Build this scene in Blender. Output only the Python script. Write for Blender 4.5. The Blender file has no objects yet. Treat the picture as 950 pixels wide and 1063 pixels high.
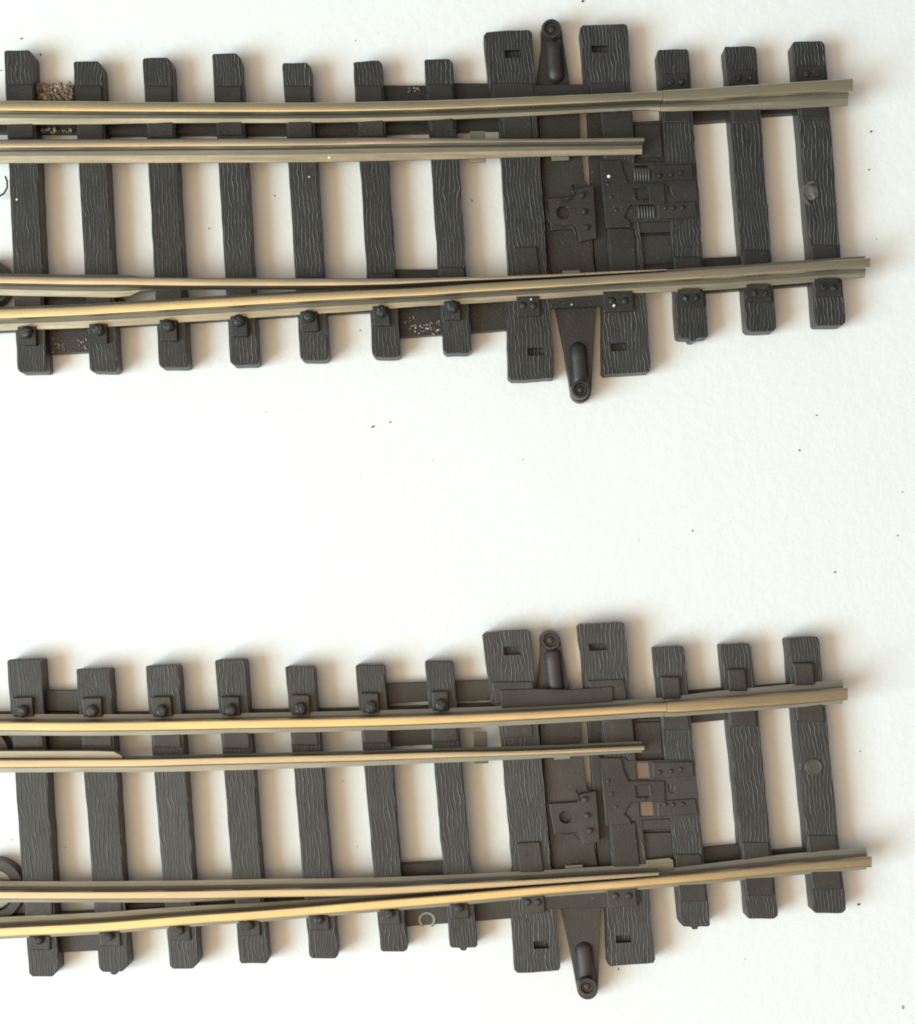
import bpy, math, random
from mathutils import Vector, noise
from mathutils.geometry import tessellate_polygon

random.seed(7)
sc = bpy.context.scene
COL = sc.collection
sc.unit_settings.system = 'METRIC'
sc.unit_settings.scale_length = 0.01        # one unit is a centimetre: the track is about 9 cm wide in view

# ---- camera geometry: 18 cm above the paper, straight down -------------------------------
H = 18.0
K = 1836.0                                   # pixels (950 wide photo) per unit of tan
CX, CY = 475.0, 620.0

def U(px, py, z):
    d = (H - z) / K
    return ((px - CX) * d, (CY - py) * d)

ZS = 0.27        # sleeper top
ZR = 0.51        # rail head top

# ---- materials ----------------------------------------------------------------------------
def new_mat(name):
    m = bpy.data.materials.new(name); m.use_nodes = True
    nt = m.node_tree; b = nt.nodes['Principled BSDF']
    return m, nt, b

def link(nt, a, b): nt.links.new(a, b)

def plastic(name, col, grain=False, rough=0.5, var=0.25, crest_mix=0.05):
    m, nt, b = new_mat(name)
    N = nt.nodes
    tc = N.new('ShaderNodeTexCoord'); geo = N.new('ShaderNodeNewGeometry')
    n1 = N.new('ShaderNodeTexNoise'); n1.inputs['Scale'].default_value = 3.0; n1.inputs['Detail'].default_value = 5
    link(nt, geo.outputs['Position'], n1.inputs['Vector'])
    rmp = N.new('ShaderNodeMapRange'); rmp.inputs[1].default_value = .3; rmp.inputs[2].default_value = .7
    rmp.inputs[3].default_value = 1 - var; rmp.inputs[4].default_value = 1 + var
    link(nt, n1.outputs['Fac'], rmp.inputs[0])
    oi = N.new('ShaderNodeObjectInfo'); orr = N.new('ShaderNodeMapRange'); orr.inputs[3].default_value = .88; orr.inputs[4].default_value = 1.14
    link(nt, oi.outputs['Random'], orr.inputs[0]); om = N.new('ShaderNodeMath'); om.operation = 'MULTIPLY'
    link(nt, rmp.outputs[0], om.inputs[0]); link(nt, orr.outputs[0], om.inputs[1])
    mul = N.new('ShaderNodeVectorMath'); mul.operation = 'SCALE'
    mul.inputs[0].default_value = col; link(nt, om.outputs[0], mul.inputs['Scale'])
    b.inputs['Roughness'].default_value = rough
    b.inputs['Specular IOR Level'].default_value = 0.45
    fine = N.new('ShaderNodeTexNoise'); fine.inputs['Scale'].default_value = 45; fine.inputs['Detail'].default_value = 4
    link(nt, geo.outputs['Position'], fine.inputs['Vector'])
    bump2 = N.new('ShaderNodeBump'); bump2.inputs['Strength'].default_value = .35; bump2.inputs['Distance'].default_value = .01
    link(nt, fine.outputs['Fac'], bump2.inputs['Height'])
    ds = N.new('ShaderNodeTexNoise'); ds.inputs['Scale'].default_value = 26; ds.inputs['Detail'].default_value = 3
    link(nt, geo.outputs['Position'], ds.inputs['Vector'])
    dr = N.new('ShaderNodeMapRange'); dr.inputs[1].default_value = .66; dr.inputs[2].default_value = .78; dr.inputs[4].default_value = .22
    link(nt, ds.outputs['Fac'], dr.inputs[0])
    dm = N.new('ShaderNodeMix'); dm.data_type = 'RGBA'; dm.inputs['B'].default_value = (.30, .27, .23, 1)
    link(nt, dr.outputs[0], dm.inputs['Factor']); link(nt, mul.outputs[0], dm.inputs['A'])
    colout = dm.outputs['Result']
    if grain:
        uv = N.new('ShaderNodeUVMap'); uv.uv_map = 'UVMap'
        # wandering, forking grain lines: a warped band pattern running along the sleeper
        def math_(op, a, b=None):
            q = N.new('ShaderNodeMath'); q.operation = op
            for k, v in enumerate((a, b)):
                if v is None: continue
                if isinstance(v, (int, float)): q.inputs[k].default_value = v
                else: link(nt, v, q.inputs[k])
            return q.outputs[0]
        sep = N.new('ShaderNodeSeparateXYZ'); link(nt, uv.outputs[0], sep.inputs[0])
        def warp(sx, sy, det):
            mpw = N.new('ShaderNodeMapping'); mpw.inputs['Scale'].default_value = (sx, sy, 1); link(nt, uv.outputs[0], mpw.inputs[0])
            nw = N.new('ShaderNodeTexNoise'); nw.noise_dimensions = '2D'; nw.inputs['Scale'].default_value = 1; nw.inputs['Detail'].default_value = det
            link(nt, mpw.outputs[0], nw.inputs['Vector']); return nw.outputs['Fac']
        ph = math_('MULTIPLY', sep.outputs['X'], 28.0)
        ph = math_('ADD', ph, math_('MULTIPLY', warp(3.0, 1.6, 1.0), 2.7))
        ph = math_('ADD', ph, math_('MULTIPLY', warp(8.0, 8.0, 1.0), .95))
        line_id = math_('FLOOR', math_('ADD', ph, .25))
        sn = math_('SINE', math_('MULTIPLY', ph, 6.2832))
        cv = N.new('ShaderNodeCombineXYZ'); link(nt, math_('MULTIPLY', line_id, 7.31), cv.inputs[0]); link(nt, math_('MULTIPLY', sep.outputs['Y'], 5.5), cv.inputs[1])
        nl = N.new('ShaderNodeTexNoise'); nl.noise_dimensions = '2D'; nl.inputs['Scale'].default_value = 1; nl.inputs['Detail'].default_value = 2
        link(nt, cv.outputs[0], nl.inputs['Vector'])
        vis = N.new('ShaderNodeMapRange'); vis.inputs[1].default_value = .26; vis.inputs[2].default_value = .46; vis.inputs[3].default_value = 0; vis.inputs[4].default_value = 1
        link(nt, nl.outputs['Fac'], vis.inputs[0])
        lo = math_('SUBTRACT', .95, math_('MULTIPLY', vis.outputs[0], .65))
        rg = N.new('ShaderNodeMapRange'); rg.interpolation_type = 'SMOOTHSTEP'
        link(nt, sn, rg.inputs[0]); link(nt, lo, rg.inputs[1]); rg.inputs[2].default_value = 1.0
        nh_out = warp(11, 4, 2)
        hr = N.new('ShaderNodeMapRange'); hr.inputs[1].default_value = .3; hr.inputs[2].default_value = .6
        hr.inputs[3].default_value = .35; hr.inputs[4].default_value = 1
        link(nt, nh_out, hr.inputs[0])
        sn_ = N.new('ShaderNodeSeparateXYZ'); link(nt, geo.outputs['True Normal'], sn_.inputs[0])
        up = math_('GREATER_THAN', sn_.outputs['Z'], .8)
        mm = N.new('ShaderNodeMath'); mm.operation = 'MULTIPLY'
        gv = N.new('ShaderNodeMapRange'); gv.inputs[3].default_value = .62; gv.inputs[4].default_value = 1.15; link(nt, oi.outputs['Random'], gv.inputs[0])
        link(nt, math_('MULTIPLY', math_('MULTIPLY', rg.outputs[0], gv.outputs[0]), up), mm.inputs[0]); link(nt, hr.outputs[0], mm.inputs[1])
        bump = N.new('ShaderNodeBump'); bump.inputs['Strength'].default_value = .9; bump.inputs['Distance'].default_value = .022
        link(nt, mm.outputs[0], bump.inputs['Height']); link(nt, bump2.outputs[0], bump.inputs['Normal'])
        link(nt, bump.outputs[0], b.inputs['Normal'])
        # ridge crests mixed paler than the plastic
        mx = N.new('ShaderNodeMix'); mx.data_type = 'RGBA'
        wm = N.new('ShaderNodeMath'); wm.operation = 'MULTIPLY'; wm.inputs[1].default_value = crest_mix
        link(nt, mm.outputs[0], wm.inputs[0])
        link(nt, wm.outputs[0], mx.inputs['Factor']); link(nt, colout, mx.inputs['A']); mx.inputs['B'].default_value = (.34, .34, .32, 1)
        colout = mx.outputs['Result']
    else:
        link(nt, bump2.outputs[0], b.inputs['Normal'])
    link(nt, colout, b.inputs['Base Color'])
    return m

def metal(name, col, col2, rough, scale=(1.5, 30, 30), stain=.5, metallic=.9, dirt=None, bump=.15):
    m, nt, b = new_mat(name); N = nt.nodes
    geo = N.new('ShaderNodeNewGeometry')
    mp = N.new('ShaderNodeMapping'); mp.inputs['Scale'].default_value = scale
    link(nt, geo.outputs['Position'], mp.inputs[0])
    n = N.new('ShaderNodeTexNoise'); n.inputs['Scale'].default_value = 1; n.inputs['Detail'].default_value = 6; n.inputs['Roughness'].default_value = .6
    link(nt, mp.outputs[0], n.inputs['Vector'])
    r = N.new('ShaderNodeMapRange'); r.inputs[1].default_value = .35; r.inputs[2].default_value = .7; r.inputs[3].default_value = 0; r.inputs[4].default_value = stain
    link(nt, n.outputs['Fac'], r.inputs[0])
    mx = N.new('ShaderNodeMix'); mx.data_type = 'RGBA'; mx.inputs['A'].default_value = (*col, 1); mx.inputs['B'].default_value = (*col2, 1)
    link(nt, r.outputs[0], mx.inputs['Factor'])
    out = mx.outputs['Result']
    # uneven tarnish in long patches
    mt = N.new('ShaderNodeMapping'); mt.inputs['Scale'].default_value = (.9, 5, 5); link(nt, geo.outputs['Position'], mt.inputs[0])
    n3 = N.new('ShaderNodeTexNoise'); n3.inputs['Scale'].default_value = 1.3; n3.inputs['Detail'].default_value = 6; n3.inputs['Roughness'].default_value = .65
    link(nt, mt.outputs[0], n3.inputs['Vector'])
    r3 = N.new('ShaderNodeMapRange'); r3.inputs[1].default_value = .42; r3.inputs[2].default_value = .62; r3.inputs[3].default_value = 0; r3.inputs[4].default_value = .6
    link(nt, n3.outputs['Fac'], r3.inputs[0])
    m3 = N.new('ShaderNodeMix'); m3.data_type = 'RGBA'; m3.inputs['B'].default_value = (col2[0] * .9, col2[1] * .93, col2[2] * .95, 1)
    link(nt, out, m3.inputs['A']); link(nt, r3.outputs[0], m3.inputs['Factor']); out = m3.outputs['Result']
    if dirt:
        n2 = N.new('ShaderNodeTexNoise'); n2.inputs['Scale'].default_value = 14; n2.inputs['Detail'].default_value = 8
        link(nt, geo.outputs['Position'], n2.inputs['Vector'])
        r2 = N.new('ShaderNodeMapRange'); r2.inputs[1].default_value = .5; r2.inputs[2].default_value = .68
        link(nt, n2.outputs['Fac'], r2.inputs[0])
        m2 = N.new('ShaderNodeMix'); m2.data_type = 'RGBA'; m2.inputs['B'].default_value = (*dirt, 1)
        link(nt, out, m2.inputs['A'])
        f = N.new('ShaderNodeMath'); f.operation = 'MULTIPLY'; f.inputs[1].default_value = .55
        link(nt, r2.outputs[0], f.inputs[0]); link(nt, f.outputs[0], m2.inputs['Factor'])
        out = m2.outputs['Result']
    link(nt, out, b.inputs['Base Color'])
    b.inputs['Metallic'].default_value = metallic
    rr = N.new('ShaderNodeMapRange'); rr.inputs[3].default_value = rough - .07; rr.inputs[4].default_value = rough + .1
    link(nt, n.outputs['Fac'], rr.inputs[0]); link(nt, rr.outputs[0], b.inputs['Roughness'])
    bp = N.new('ShaderNodeBump'); bp.inputs['Strength'].default_value = bump; bp.inputs['Distance'].default_value = .005
    link(nt, n.outputs['Fac'], bp.inputs['Height']); link(nt, bp.outputs[0], b.inputs['Normal'])
    return m

def flat_mat(name, col, rough=.8):
    m, nt, b = new_mat(name); b.inputs['Base Color'].default_value = (*col, 1); b.inputs['Roughness'].default_value = rough
    return m

M = {}
M['T_grain'] = plastic('black_grained_plastic', (.022, .0215, .0195), True, .43, .2, .38)
M['T_plain'] = plastic('black_moulded_plastic', (.022, .021, .0195), False, .43)
M['T_brown'] = plastic('brown_black_plastic', (.028, .0235, .0215), False, .42)
M['B_grain'] = plastic('charcoal_grained_plastic', (.043, .0375, .034), True, .5, .15, .40)
M['B_plain'] = plastic('charcoal_moulded_plastic', (.041, .036, .0325), False, .5)
M['B_brown'] = plastic('brown_grey_plastic', (.052, .041, .038), False, .5)
M['T_head'] = metal('nickel_silver_rail_top', (.53, .455, .30), (.43, .39, .29), .27, scale=(2, 12, 12), stain=.3, bump=.03)
M['T_foot'] = metal('tarnished_rail_foot', (.35, .335, .275), (.20, .185, .145), .4, stain=.9, metallic=.75, dirt=(.25, .25, .19), bump=.4)
M['B_head'] = metal('clean_rail_top', (.49, .395, .25), (.40, .335, .23), .28, scale=(2, 12, 12), stain=.3, bump=.03)
M['B_foot'] = metal('dull_rail_foot', (.40, .375, .305), (.29, .265, .21), .42, stain=.6, metallic=.55, bump=.3)
M['web'] = metal('dark_rail_web', (.21, .19, .145), (.14, .125, .095), .5, stain=.8, metallic=.6)  # darker metal for the rail web and inner foot slope
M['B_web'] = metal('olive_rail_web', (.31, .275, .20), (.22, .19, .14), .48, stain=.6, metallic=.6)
M['clip'] = metal('dull_tinned_clip', (.27, .26, .21), (.18, .17, .13), .5, metallic=.6)
M['T_blade'] = metal('grey_switch_rail_top', (.47, .42, .33), (.34, .31, .25), .28)
M['B_blade'] = metal('silvery_switch_rail_top', (.37, .335, .265), (.32, .29, .235), .28, stain=.3, bump=.06)
M['dark_clip'] = metal('dark_steel_clip', (.12, .10, .08), (.08, .07, .06), .5, metallic=.3)

def paper():
    m, nt, b = new_mat('white_cartridge_paper'); N = nt.nodes
    geo = N.new('ShaderNodeNewGeometry')
    n = N.new('ShaderNodeTexNoise'); n.inputs['Scale'].default_value = 9; n.inputs['Detail'].default_value = 9; n.inputs['Roughness'].default_value = .62
    link(nt, geo.outputs['Position'], n.inputs['Vector'])
    bp = N.new('ShaderNodeBump'); bp.inputs['Strength'].default_value = .4; bp.inputs['Distance'].default_value = .02
    link(nt, n.outputs['Fac'], bp.inputs['Height']); link(nt, bp.outputs[0], b.inputs['Normal'])
    n2 = N.new('ShaderNodeTexNoise'); n2.inputs['Scale'].default_value = 1.1; n2.inputs['Detail'].default_value = 4
    link(nt, geo.outputs['Position'], n2.inputs['Vector'])
    mx = N.new('ShaderNodeMix'); mx.data_type = 'RGBA'; mx.inputs['A'].default_value = (.80, .80, .79, 1); mx.inputs['B'].default_value = (.84, .84, .83, 1)
    link(nt, n2.outputs['Fac'], mx.inputs['Factor']); link(nt, mx.outputs['Result'], b.inputs['Base Color'])
    b.inputs['Roughness'].default_value = .9; b.inputs['Specular IOR Level'].default_value = .2
    return m
M['paper'] = paper()

# ---- object helpers -----------------------------------------------------------------------
WORLD = {}        # world position of every object's origin, so children can be offset

def link_mesh(name, verts, faces, mats, parent=None, fm=None, bevel=0.0, seg=2, uv_dir=None, smooth=False, label=None, kind=None):
    xs = [v[0] for v in verts]; ys = [v[1] for v in verts]; zs = [v[2] for v in verts]
    o = Vector(((min(xs) + max(xs)) / 2, (min(ys) + max(ys)) / 2, min(zs)))
    me = bpy.data.meshes.new(name)
    me.from_pydata([tuple(Vector(v) - o) for v in verts], [], faces)
    for m in (mats if isinstance(mats, (list, tuple)) else [mats]): me.materials.append(m)
    if fm:
        for p, k in zip(me.polygons, fm): p.material_index = k
    if uv_dir is not None:
        ul = me.uv_layers.new(name='UVMap')
        a = math.atan2(uv_dir[0], uv_dir[1]); ca, sa = math.cos(a), math.sin(a)
        ox, oy = random.uniform(-40, 40), random.uniform(-40, 40)
        for lp in me.loops:
            v = me.vertices[lp.vertex_index].co
            ul.data[lp.index].uv = (v.x * ca - v.y * sa + ox, v.x * sa + v.y * ca + oy)
    if smooth:
        for p in me.polygons: p.use_smooth = True
    me.validate(); me.update()
    ob = bpy.data.objects.new(name, me); COL.objects.link(ob)
    WORLD[ob.name] = o
    if parent:
        ob.parent = parent; ob.location = o - WORLD[parent.name]
    else:
        ob.location = o
    if bevel:
        md = ob.modifiers.new('edge', 'BEVEL'); md.width = bevel; md.segments = seg; md.limit_method = 'ANGLE'; md.angle_limit = math.radians(40)
        md.use_clamp_overlap = True
    if label: ob['label'] = label
    if kind: ob['kind'] = kind
    return ob

def prism_geo(outer, z1, z0, holes=(), floors=None):
    """outer, holes: world xy loops. Vertical walls; a hole with a floor height is blind."""
    verts, faces = [], []
    def ccw(lp):
        a = sum(lp[i][0] * lp[(i + 1) % len(lp)][1] - lp[(i + 1) % len(lp)][0] * lp[i][1] for i in range(len(lp)))
        return list(lp) if a > 0 else list(reversed(lp))
    outer = ccw(outer); hs = [list(reversed(ccw(h))) for h in holes]
    loops = [outer] + hs
    top0 = 0
    for lp in loops: verts += [(x, y, z1) for x, y in lp]
    n_top = len(verts)
    if hs:
        tri = tessellate_polygon([[Vector((x, y, 0)) for x, y in lp] for lp in loops])
        for t in tri:
            a, b, c = [Vector(verts[i]) for i in t]
            faces.append(tuple(t) if (b - a).cross(c - a).z > 0 else tuple(reversed(t)))
    else:
        faces.append(tuple(range(len(outer))))
    base = 0
    for li, lp in enumerate(loops):
        zf = z0 if li == 0 or not floors or floors[li - 1] is None else floors[li - 1]
        b0 = len(verts); n = len(lp)
        verts += [(x, y, zf) for x, y in lp]
        for i in range(n):
            j = (i + 1) % n
            faces.append((base + j, base + i, b0 + i, b0 + j))
        if li == 0: faces.append(tuple(b0 + i for i in reversed(range(n))))
        elif floors and floors[li - 1] is not None: faces.append(tuple(b0 + i for i in reversed(range(n))) )
        base += n
    return verts, faces

def px_loop(pts, z, off=(0, 0)):
    return [U(x + off[0], y + off[1], z) for x, y in pts]

def prism(name, pts, z1, z0, mat, parent, off=(0, 0), holes=(), floors=None, bevel=.008, grain=None, label=None, wob=0.0, fn=None):
    if fn:
        pts = [fn(*p) for p in pts]; holes = [[fn(*p) for p in h] for h in holes]
    lp = px_loop(pts, z1, off); hs = [px_loop(h, z1, off) for h in holes]
    if wob: lp = rough_loop(lp, wob)
    v, f = prism_geo(lp, z1, z0, hs, floors)
    return link_mesh(name, v, f, mat, parent, bevel=bevel, uv_dir=grain, label=label)

def rough_loop(lp, amp, step=.07):
    """subdivide the long sides and nibble them a little, as moulded plastic is"""
    out = []
    n = len(lp)
    for i in range(n):
        a = Vector(lp[i]); b = Vector(lp[(i + 1) % n]); L = (b - a).length
        k = max(1, int(L / step)); d = (b - a) / max(L, 1e-6); nn = Vector((d.y, -d.x))
        for j in range(k):
            p = a + (b - a) * (j / k)
            if j: p = p + nn * amp * (noise.noise(Vector((p.x * 6, p.y * 6, 3.3))) * 1.6)
            out.append((p.x, p.y))
    return out

def lathe(name, cx, cy, prof, mat, parent, n=24, label=None, smooth=False):
    """prof: (r, z) from the outside bottom to the centre top; world centre"""
    verts, faces = [], []
    for r, z in prof:
        for i in range(n):
            a = 2 * math.pi * i / n
            verts.append((cx + r * math.cos(a), cy + r * math.sin(a), z))
    for k in range(len(prof) - 1):
        for i in range(n):
            j = (i + 1) % n
            faces.append((k * n + i, k * n + j, (k + 1) * n + j, (k + 1) * n + i))
    faces.append(tuple(reversed(range(n)))); faces.append(tuple((len(prof) - 1) * n + i for i in range(n)))
    return link_mesh(name, verts, faces, mat, parent, smooth=smooth, label=label)

def tube_geo(path, r, n=8, squash=1.0):
    verts, faces = [], []
    P = [Vector(p) for p in path]
    for k, p in enumerate(P):
        d = (P[min(k + 1, len(P) - 1)] - P[max(k - 1, 0)]).normalized()
        up = Vector((0, 0, 1)) if abs(d.z) < .9 else Vector((1, 0, 0))
        s = d.cross(up).normalized(); u = s.cross(d)
        rr = r[k] if isinstance(r, (list, tuple)) else r
        for i in range(n):
            a = 2 * math.pi * i / n
            verts.append(tuple(p + s * (rr * math.cos(a)) + u * (rr * squash * math.sin(a))))
    for k in range(len(P) - 1):
        for i in range(n):
            j = (i + 1) % n
            faces.append((k * n + i, k * n + j, (k + 1) * n + j, (k + 1) * n + i))
    faces.append(tuple(reversed(range(n)))); faces.append(tuple((len(P) - 1) * n + i for i in range(n)))
    return verts, faces

def merge(geos):
    V, F = [], []
    for v, f in geos:
        b = len(V); V += v; F += [tuple(i + b for i in q) for q in f]
    return V, F

def arc(cx, cy, r, a0, a1, n=10):
    return [(cx + r * math.cos(math.radians(a0 + (a1 - a0) * i / n)), cy + r * math.sin(math.radians(a0 + (a1 - a0) * i / n))) for i in range(n + 1)]

# ---- rails --------------------------------------------------------------------------------
class Rail:
    """stations: (px x, head north edge, head south edge, exposed foot edge) measured at true heights"""
    def __init__(s, st, side, hid=.105, zb=0.26, ztop=ZR):
        s.zb, s.zt = zb, ztop
        s.st = []
        for q in st:
            x, n, so, ft = q[:4]
            X, yn = U(x, n, ztop); _, ys = U(x, so, ztop)
            _, yf = U(x, ft, zb + .03)
            c = (yn + ys) / 2
            h = q[4] if len(q) > 4 else hid
            if side == 'S': fs = yf; fn = c + min(h, .105)
            else: fn = yf; fs = c - min(h, .105)
            s.st.append((X, yn, ys, fn, fs))
    def at(s, X):
        st = s.st
        if X <= st[0][0]: return st[0][1:]
        for i in range(len(st) - 1):
            if X <= st[i + 1][0]:
                a, b = st[i], st[i + 1]; t = (X - a[0]) / (b[0] - a[0]); out = []
                for k in range(1, 5):
                    p0 = st[i - 1] if i > 0 else a; p3 = st[i + 2] if i + 2 < len(st) else b
                    m1 = (b[k] - p0[k]) / max(b[0] - p0[0], 1e-6) * (b[0] - a[0])
                    m2 = (p3[k] - a[k]) / max(p3[0] - a[0], 1e-6) * (b[0] - a[0])
                    t2, t3 = t * t, t * t * t
                    out.append((2 * t3 - 3 * t2 + 1) * a[k] + (t3 - 2 * t2 + t) * m1 + (-2 * t3 + 3 * t2) * b[k] + (t3 - t2) * m2)
                return tuple(out)
        return st[-1][1:]
    def build(s, name, mats, parent, label=None, px0=None, px1=None, fat=(0, 0)):
        x0, x1 = s.st[0][0], s.st[-1][0]
        if px0: x0 = U(px0, 0, s.zt)[0]
        if px1: x1 = U(px1, 0, s.zt)[0]
        n = max(2, int((x1 - x0) / .12)); verts, faces, fm = [], [], []
        xs = [x0 + (x1 - x0) * i / n for i in range(n + 1)]
        zb, zt = s.zb, s.zt; hh = zt - zb
        for X in xs:
            yn, ys, fn, fs = s.at(X); yn += fat[0]; ys -= fat[1]; fn += fat[0] * .5; fs -= fat[1] * .5; c = (yn + ys) / 2; hw = (yn - ys) / 2
            w = min(.032, hw * .75); bv = min(.02, hw * .4)
            P = [(fs, zb), (fs, zb + .024), (fs + (c - w - fs) * .62, zb + .038), (c - w, zb + .058), (c - w, zt - .09), (ys, zt - .066),
                 (ys, zt - bv), (ys + bv * .13, zt - bv * .5), (ys + bv * .5, zt - bv * .16), (ys + bv, zt - .0012), (ys + bv * 1.8, zt - .0003), (c, zt), (yn - bv * 1.8, zt - .0003), (yn - bv, zt - .0012), (yn - bv * .5, zt - bv * .16), (yn - bv * .13, zt - bv * .5), (yn, zt - bv),
                 (yn, zt - .066), (c + w, zt - .09), (c + w, zb + .058), (fn + (c + w - fn) * .62, zb + .038), (fn, zb + .024), (fn, zb)]
            m = len(P)
            for y, z in P: verts.append((X, y, z))
        for k in range(n):
            for i in range(m):
                j = (i + 1) % m
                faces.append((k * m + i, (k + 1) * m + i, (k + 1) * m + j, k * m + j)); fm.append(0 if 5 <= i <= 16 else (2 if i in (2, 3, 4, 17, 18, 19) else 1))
        faces.append(tuple(range(m))); fm.append(1)
        faces.append(tuple(n * m + i for i in reversed(range(m)))); fm.append(1)
        return link_mesh(name, verts, faces, mats, parent, fm=fm, label=label)

# ---- one railway point --------------------------------------------------------------------
def root(name, px, py, label):
    o = bpy.data.objects.new(name, None); COL.objects.link(o); o.empty_display_size = .5
    x, y = U(px, py, 0); o.location = (x, y, 0); WORLD[o.name] = Vector((x, y, 0))
    o['label'] = label; o['category'] = 'model railway track'; o['group'] = 'model railway points laid on white paper'
    return o

def sleeper(parent, q, mg, corners='cc', nub=False, label=None):
    xl, xr, yt, xl2, xr2, yb = q
    tl = random.uniform(1, 3); tr = random.uniform(1.5, 3.5)
    bl = random.uniform(2, 3.5); br = random.uniform(2, 4)
    pts = [(xl, yt + tl), (xl + tl, yt + random.uniform(-.3, 1.0)), (xr - tr, yt + random.uniform(-1.2, .2)), (xr, yt + tr)]
    if corners[0] == 'k': pts = [(xl, yt + 2), (xl + 2, yt + .5), (xr - 5, yt), (xr, yt + 5)]
    if corners[1] == 'k': bl, br = 3.5, 7
    pts += [(xr2, yb - br), (xr2 - br, yb + random.uniform(-.6, .3))]
    if nub:
        m = (xl2 + xr2) / 2
        pts += [(m + 3, yb), (m + 2.5, yb + 3), (m - 3, yb + 3), (m - 4, yb + .3)]
    pts += [(xl2 + bl, yb), (xl2, yb - bl)]
    lp = rough_loop(px_loop(pts, ZS), random.uniform(.003, .006), .05)
    v, f = prism_geo(lp, ZS, 0.0)
    a = U((xl + xr) / 2, yt, ZS); b = U((xl2 + xr2) / 2, yb, ZS)
    return link_mesh('sleeper', v, f, mg, parent, bevel=.012, uv_dir=(a[0] - b[0], a[1] - b[1]), label=label)

def box_geo(x0, x1, y0, y1, z0, z1):
    return prism_geo([(x0, y0), (x1, y0), (x1, y1), (x0, y1)], z1, z0)

def cyl_geo(cx, cy, r, z0, z1, n=16, dome=.0):
    verts, faces = [], []
    prof = [(r, z0), (r, z1 - dome), (r * .8, z1 - dome * .25), (r * .4, z1)] if dome else [(r, z0), (r, z1)]
    for rr, z in prof:
        for i in range(n):
            a = 2 * math.pi * i / n; verts.append((cx + rr * math.cos(a), cy + rr * math.sin(a), z))
    for k in range(len(prof) - 1):
        for i in range(n):
            j = (i + 1) % n; faces.append((k * n + i, k * n + j, (k + 1) * n + j, (k + 1) * n + i))
    faces.append(tuple(reversed(range(n)))); faces.append(tuple((len(prof) - 1) * n + i for i in range(n)))
    return verts, faces

def chair(sl, q, rail, side, kind, mp, wfrac=(.12, .72)):
    """rail chair moulded on the sleeper beside the foot of the rail"""
    xl, xr, yt, xl2, xr2, yb = q
    # x of the sleeper where the rail crosses it
    Xa, Ya = U((xl + xr) / 2, yt, ZS); Xb, Yb = U((xl2 + xr2) / 2, yb, ZS)
    X = Xa
    for _ in range(4):
        yn, ys, fn, fs = rail.at(X); yc = (yn + ys) / 2; t = (Ya - yc) / (Ya - Yb); X = Xa + (Xb - Xa) * t
    half = ((xr - xl) * (1 - t) + (xr2 - xl2) * t) / 2 * (H - ZS) / K
    e = fs if side in 'Si' and side != 'N' else fn
    if side == 'S' or side == 's': e = fs; sg = -1
    else: e = fn; sg = 1
    tilt = (Xb - Xa) / (Ya - Yb)
    x0 = X - half + 2 * half * wfrac[0]; x1 = X - half + 2 * half * wfrac[1]
    def sh(lp): return [(x + (yc - y) * tilt, y) for x, y in lp]
    geos = []
    if kind == 'bolt':
        L = .17 + random.uniform(-.01, .015)
        y0, y1 = sorted((e - sg * .02, e + sg * L))
        geos.append(prism_geo(sh([(x0, y0), (x1, y0), (x1, y1), (x0, y1)]), .325, ZS - .01))
        xb, yb2 = (x0 + x1) / 2, e + sg * .035
        xb += (yc - yb2) * tilt
        geos.append(cyl_geo(xb, yb2, .062, .3, .40, 16, .03))
    elif kind == 'lugs':
        L = .16
        x0 = X - half * .82; x1 = X + half * .8
        y0, y1 = sorted((e - sg * .02, e + sg * L))
        geos.append(prism_geo(sh([(x0, y0), (x1, y0), (x1, y1), (x0, y1)]), .297, ZS - .01))
        for fx in (.3, .72):
            xb = x0 + (x1 - x0) * fx; yb2 = e + sg * .075
            geos.append(cyl_geo(xb + (yc - yb2) * tilt, yb2, .03, .29, .325, 12, .014))
        y0, y1 = sorted((e - sg * .015, e + sg * .03))
        geos.append(prism_geo(sh([(x0 + .03, y0), (x1 - .03, y0), (x1 - .03, y1), (x0 + .03, y1)]), .335, ZS))
    elif kind == 'plate':
        x0 = X - half * .9; x1 = X + half * .86
        y0, y1 = sorted((e - sg * .03, e + sg * (.13 + random.uniform(-.02, .03))))
        geos.append(prism_geo(sh([(x0, y0), (x1, y0), (x1, y1), (x0, y1)]), ZS + .014, ZS - .02))
    elif kind == 'flat':
        x0 = X - half * .93; x1 = X + half * .9
        y0, y1 = sorted((e - sg * .02, e + sg * .17))
        geos.append(prism_geo(sh([(x0, y0), (x1, y0), (x1, y1), (x0, y1)]), .288, ZS - .01))
    elif kind in ('block', 'plainblock'):
        x0 = X - half * .8; x1 = X + half * (.45 if sg > 0 else .6)
        L = .20 if sg > 0 else .13
        y0, y1 = sorted((e - sg * .02, e + sg * L))
        geos.append(prism_geo(sh([(x0, y0), (x1, y0), (x1, y1), (x0, y1)]), .315 if sg > 0 else .30, ZS - .01))
        yb2 = e + sg * .02
        if kind == 'block': geos.append(cyl_geo((x0 + x1) / 2 + (yc - yb2) * tilt, yb2, .05, .28, .36, 12, .025))
    v, f = merge(geos)
    v = [(x + random.uniform(-.006, .006), y + random.uniform(-.006, .006), z + random.uniform(-.004, .004)) for x, y, z in v]
    return link_mesh('rail_chair', v, f, mp, sl, bevel=.014)

def pin(parent, px, py, zt, r, mat, z0=.18):
    """hollow-ended drive peg"""
    x, y = U(px, py, zt)
    return lathe('drive_peg', x, y, [(r * 1.06, z0), (r, zt - .02), (r * .93, zt), (r * .72, zt), (r * .6, zt - .035), (r * .42, zt - .035), (r * .3, zt - .02), (r * .05, zt - .015)], mat, parent, n=28)

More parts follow.
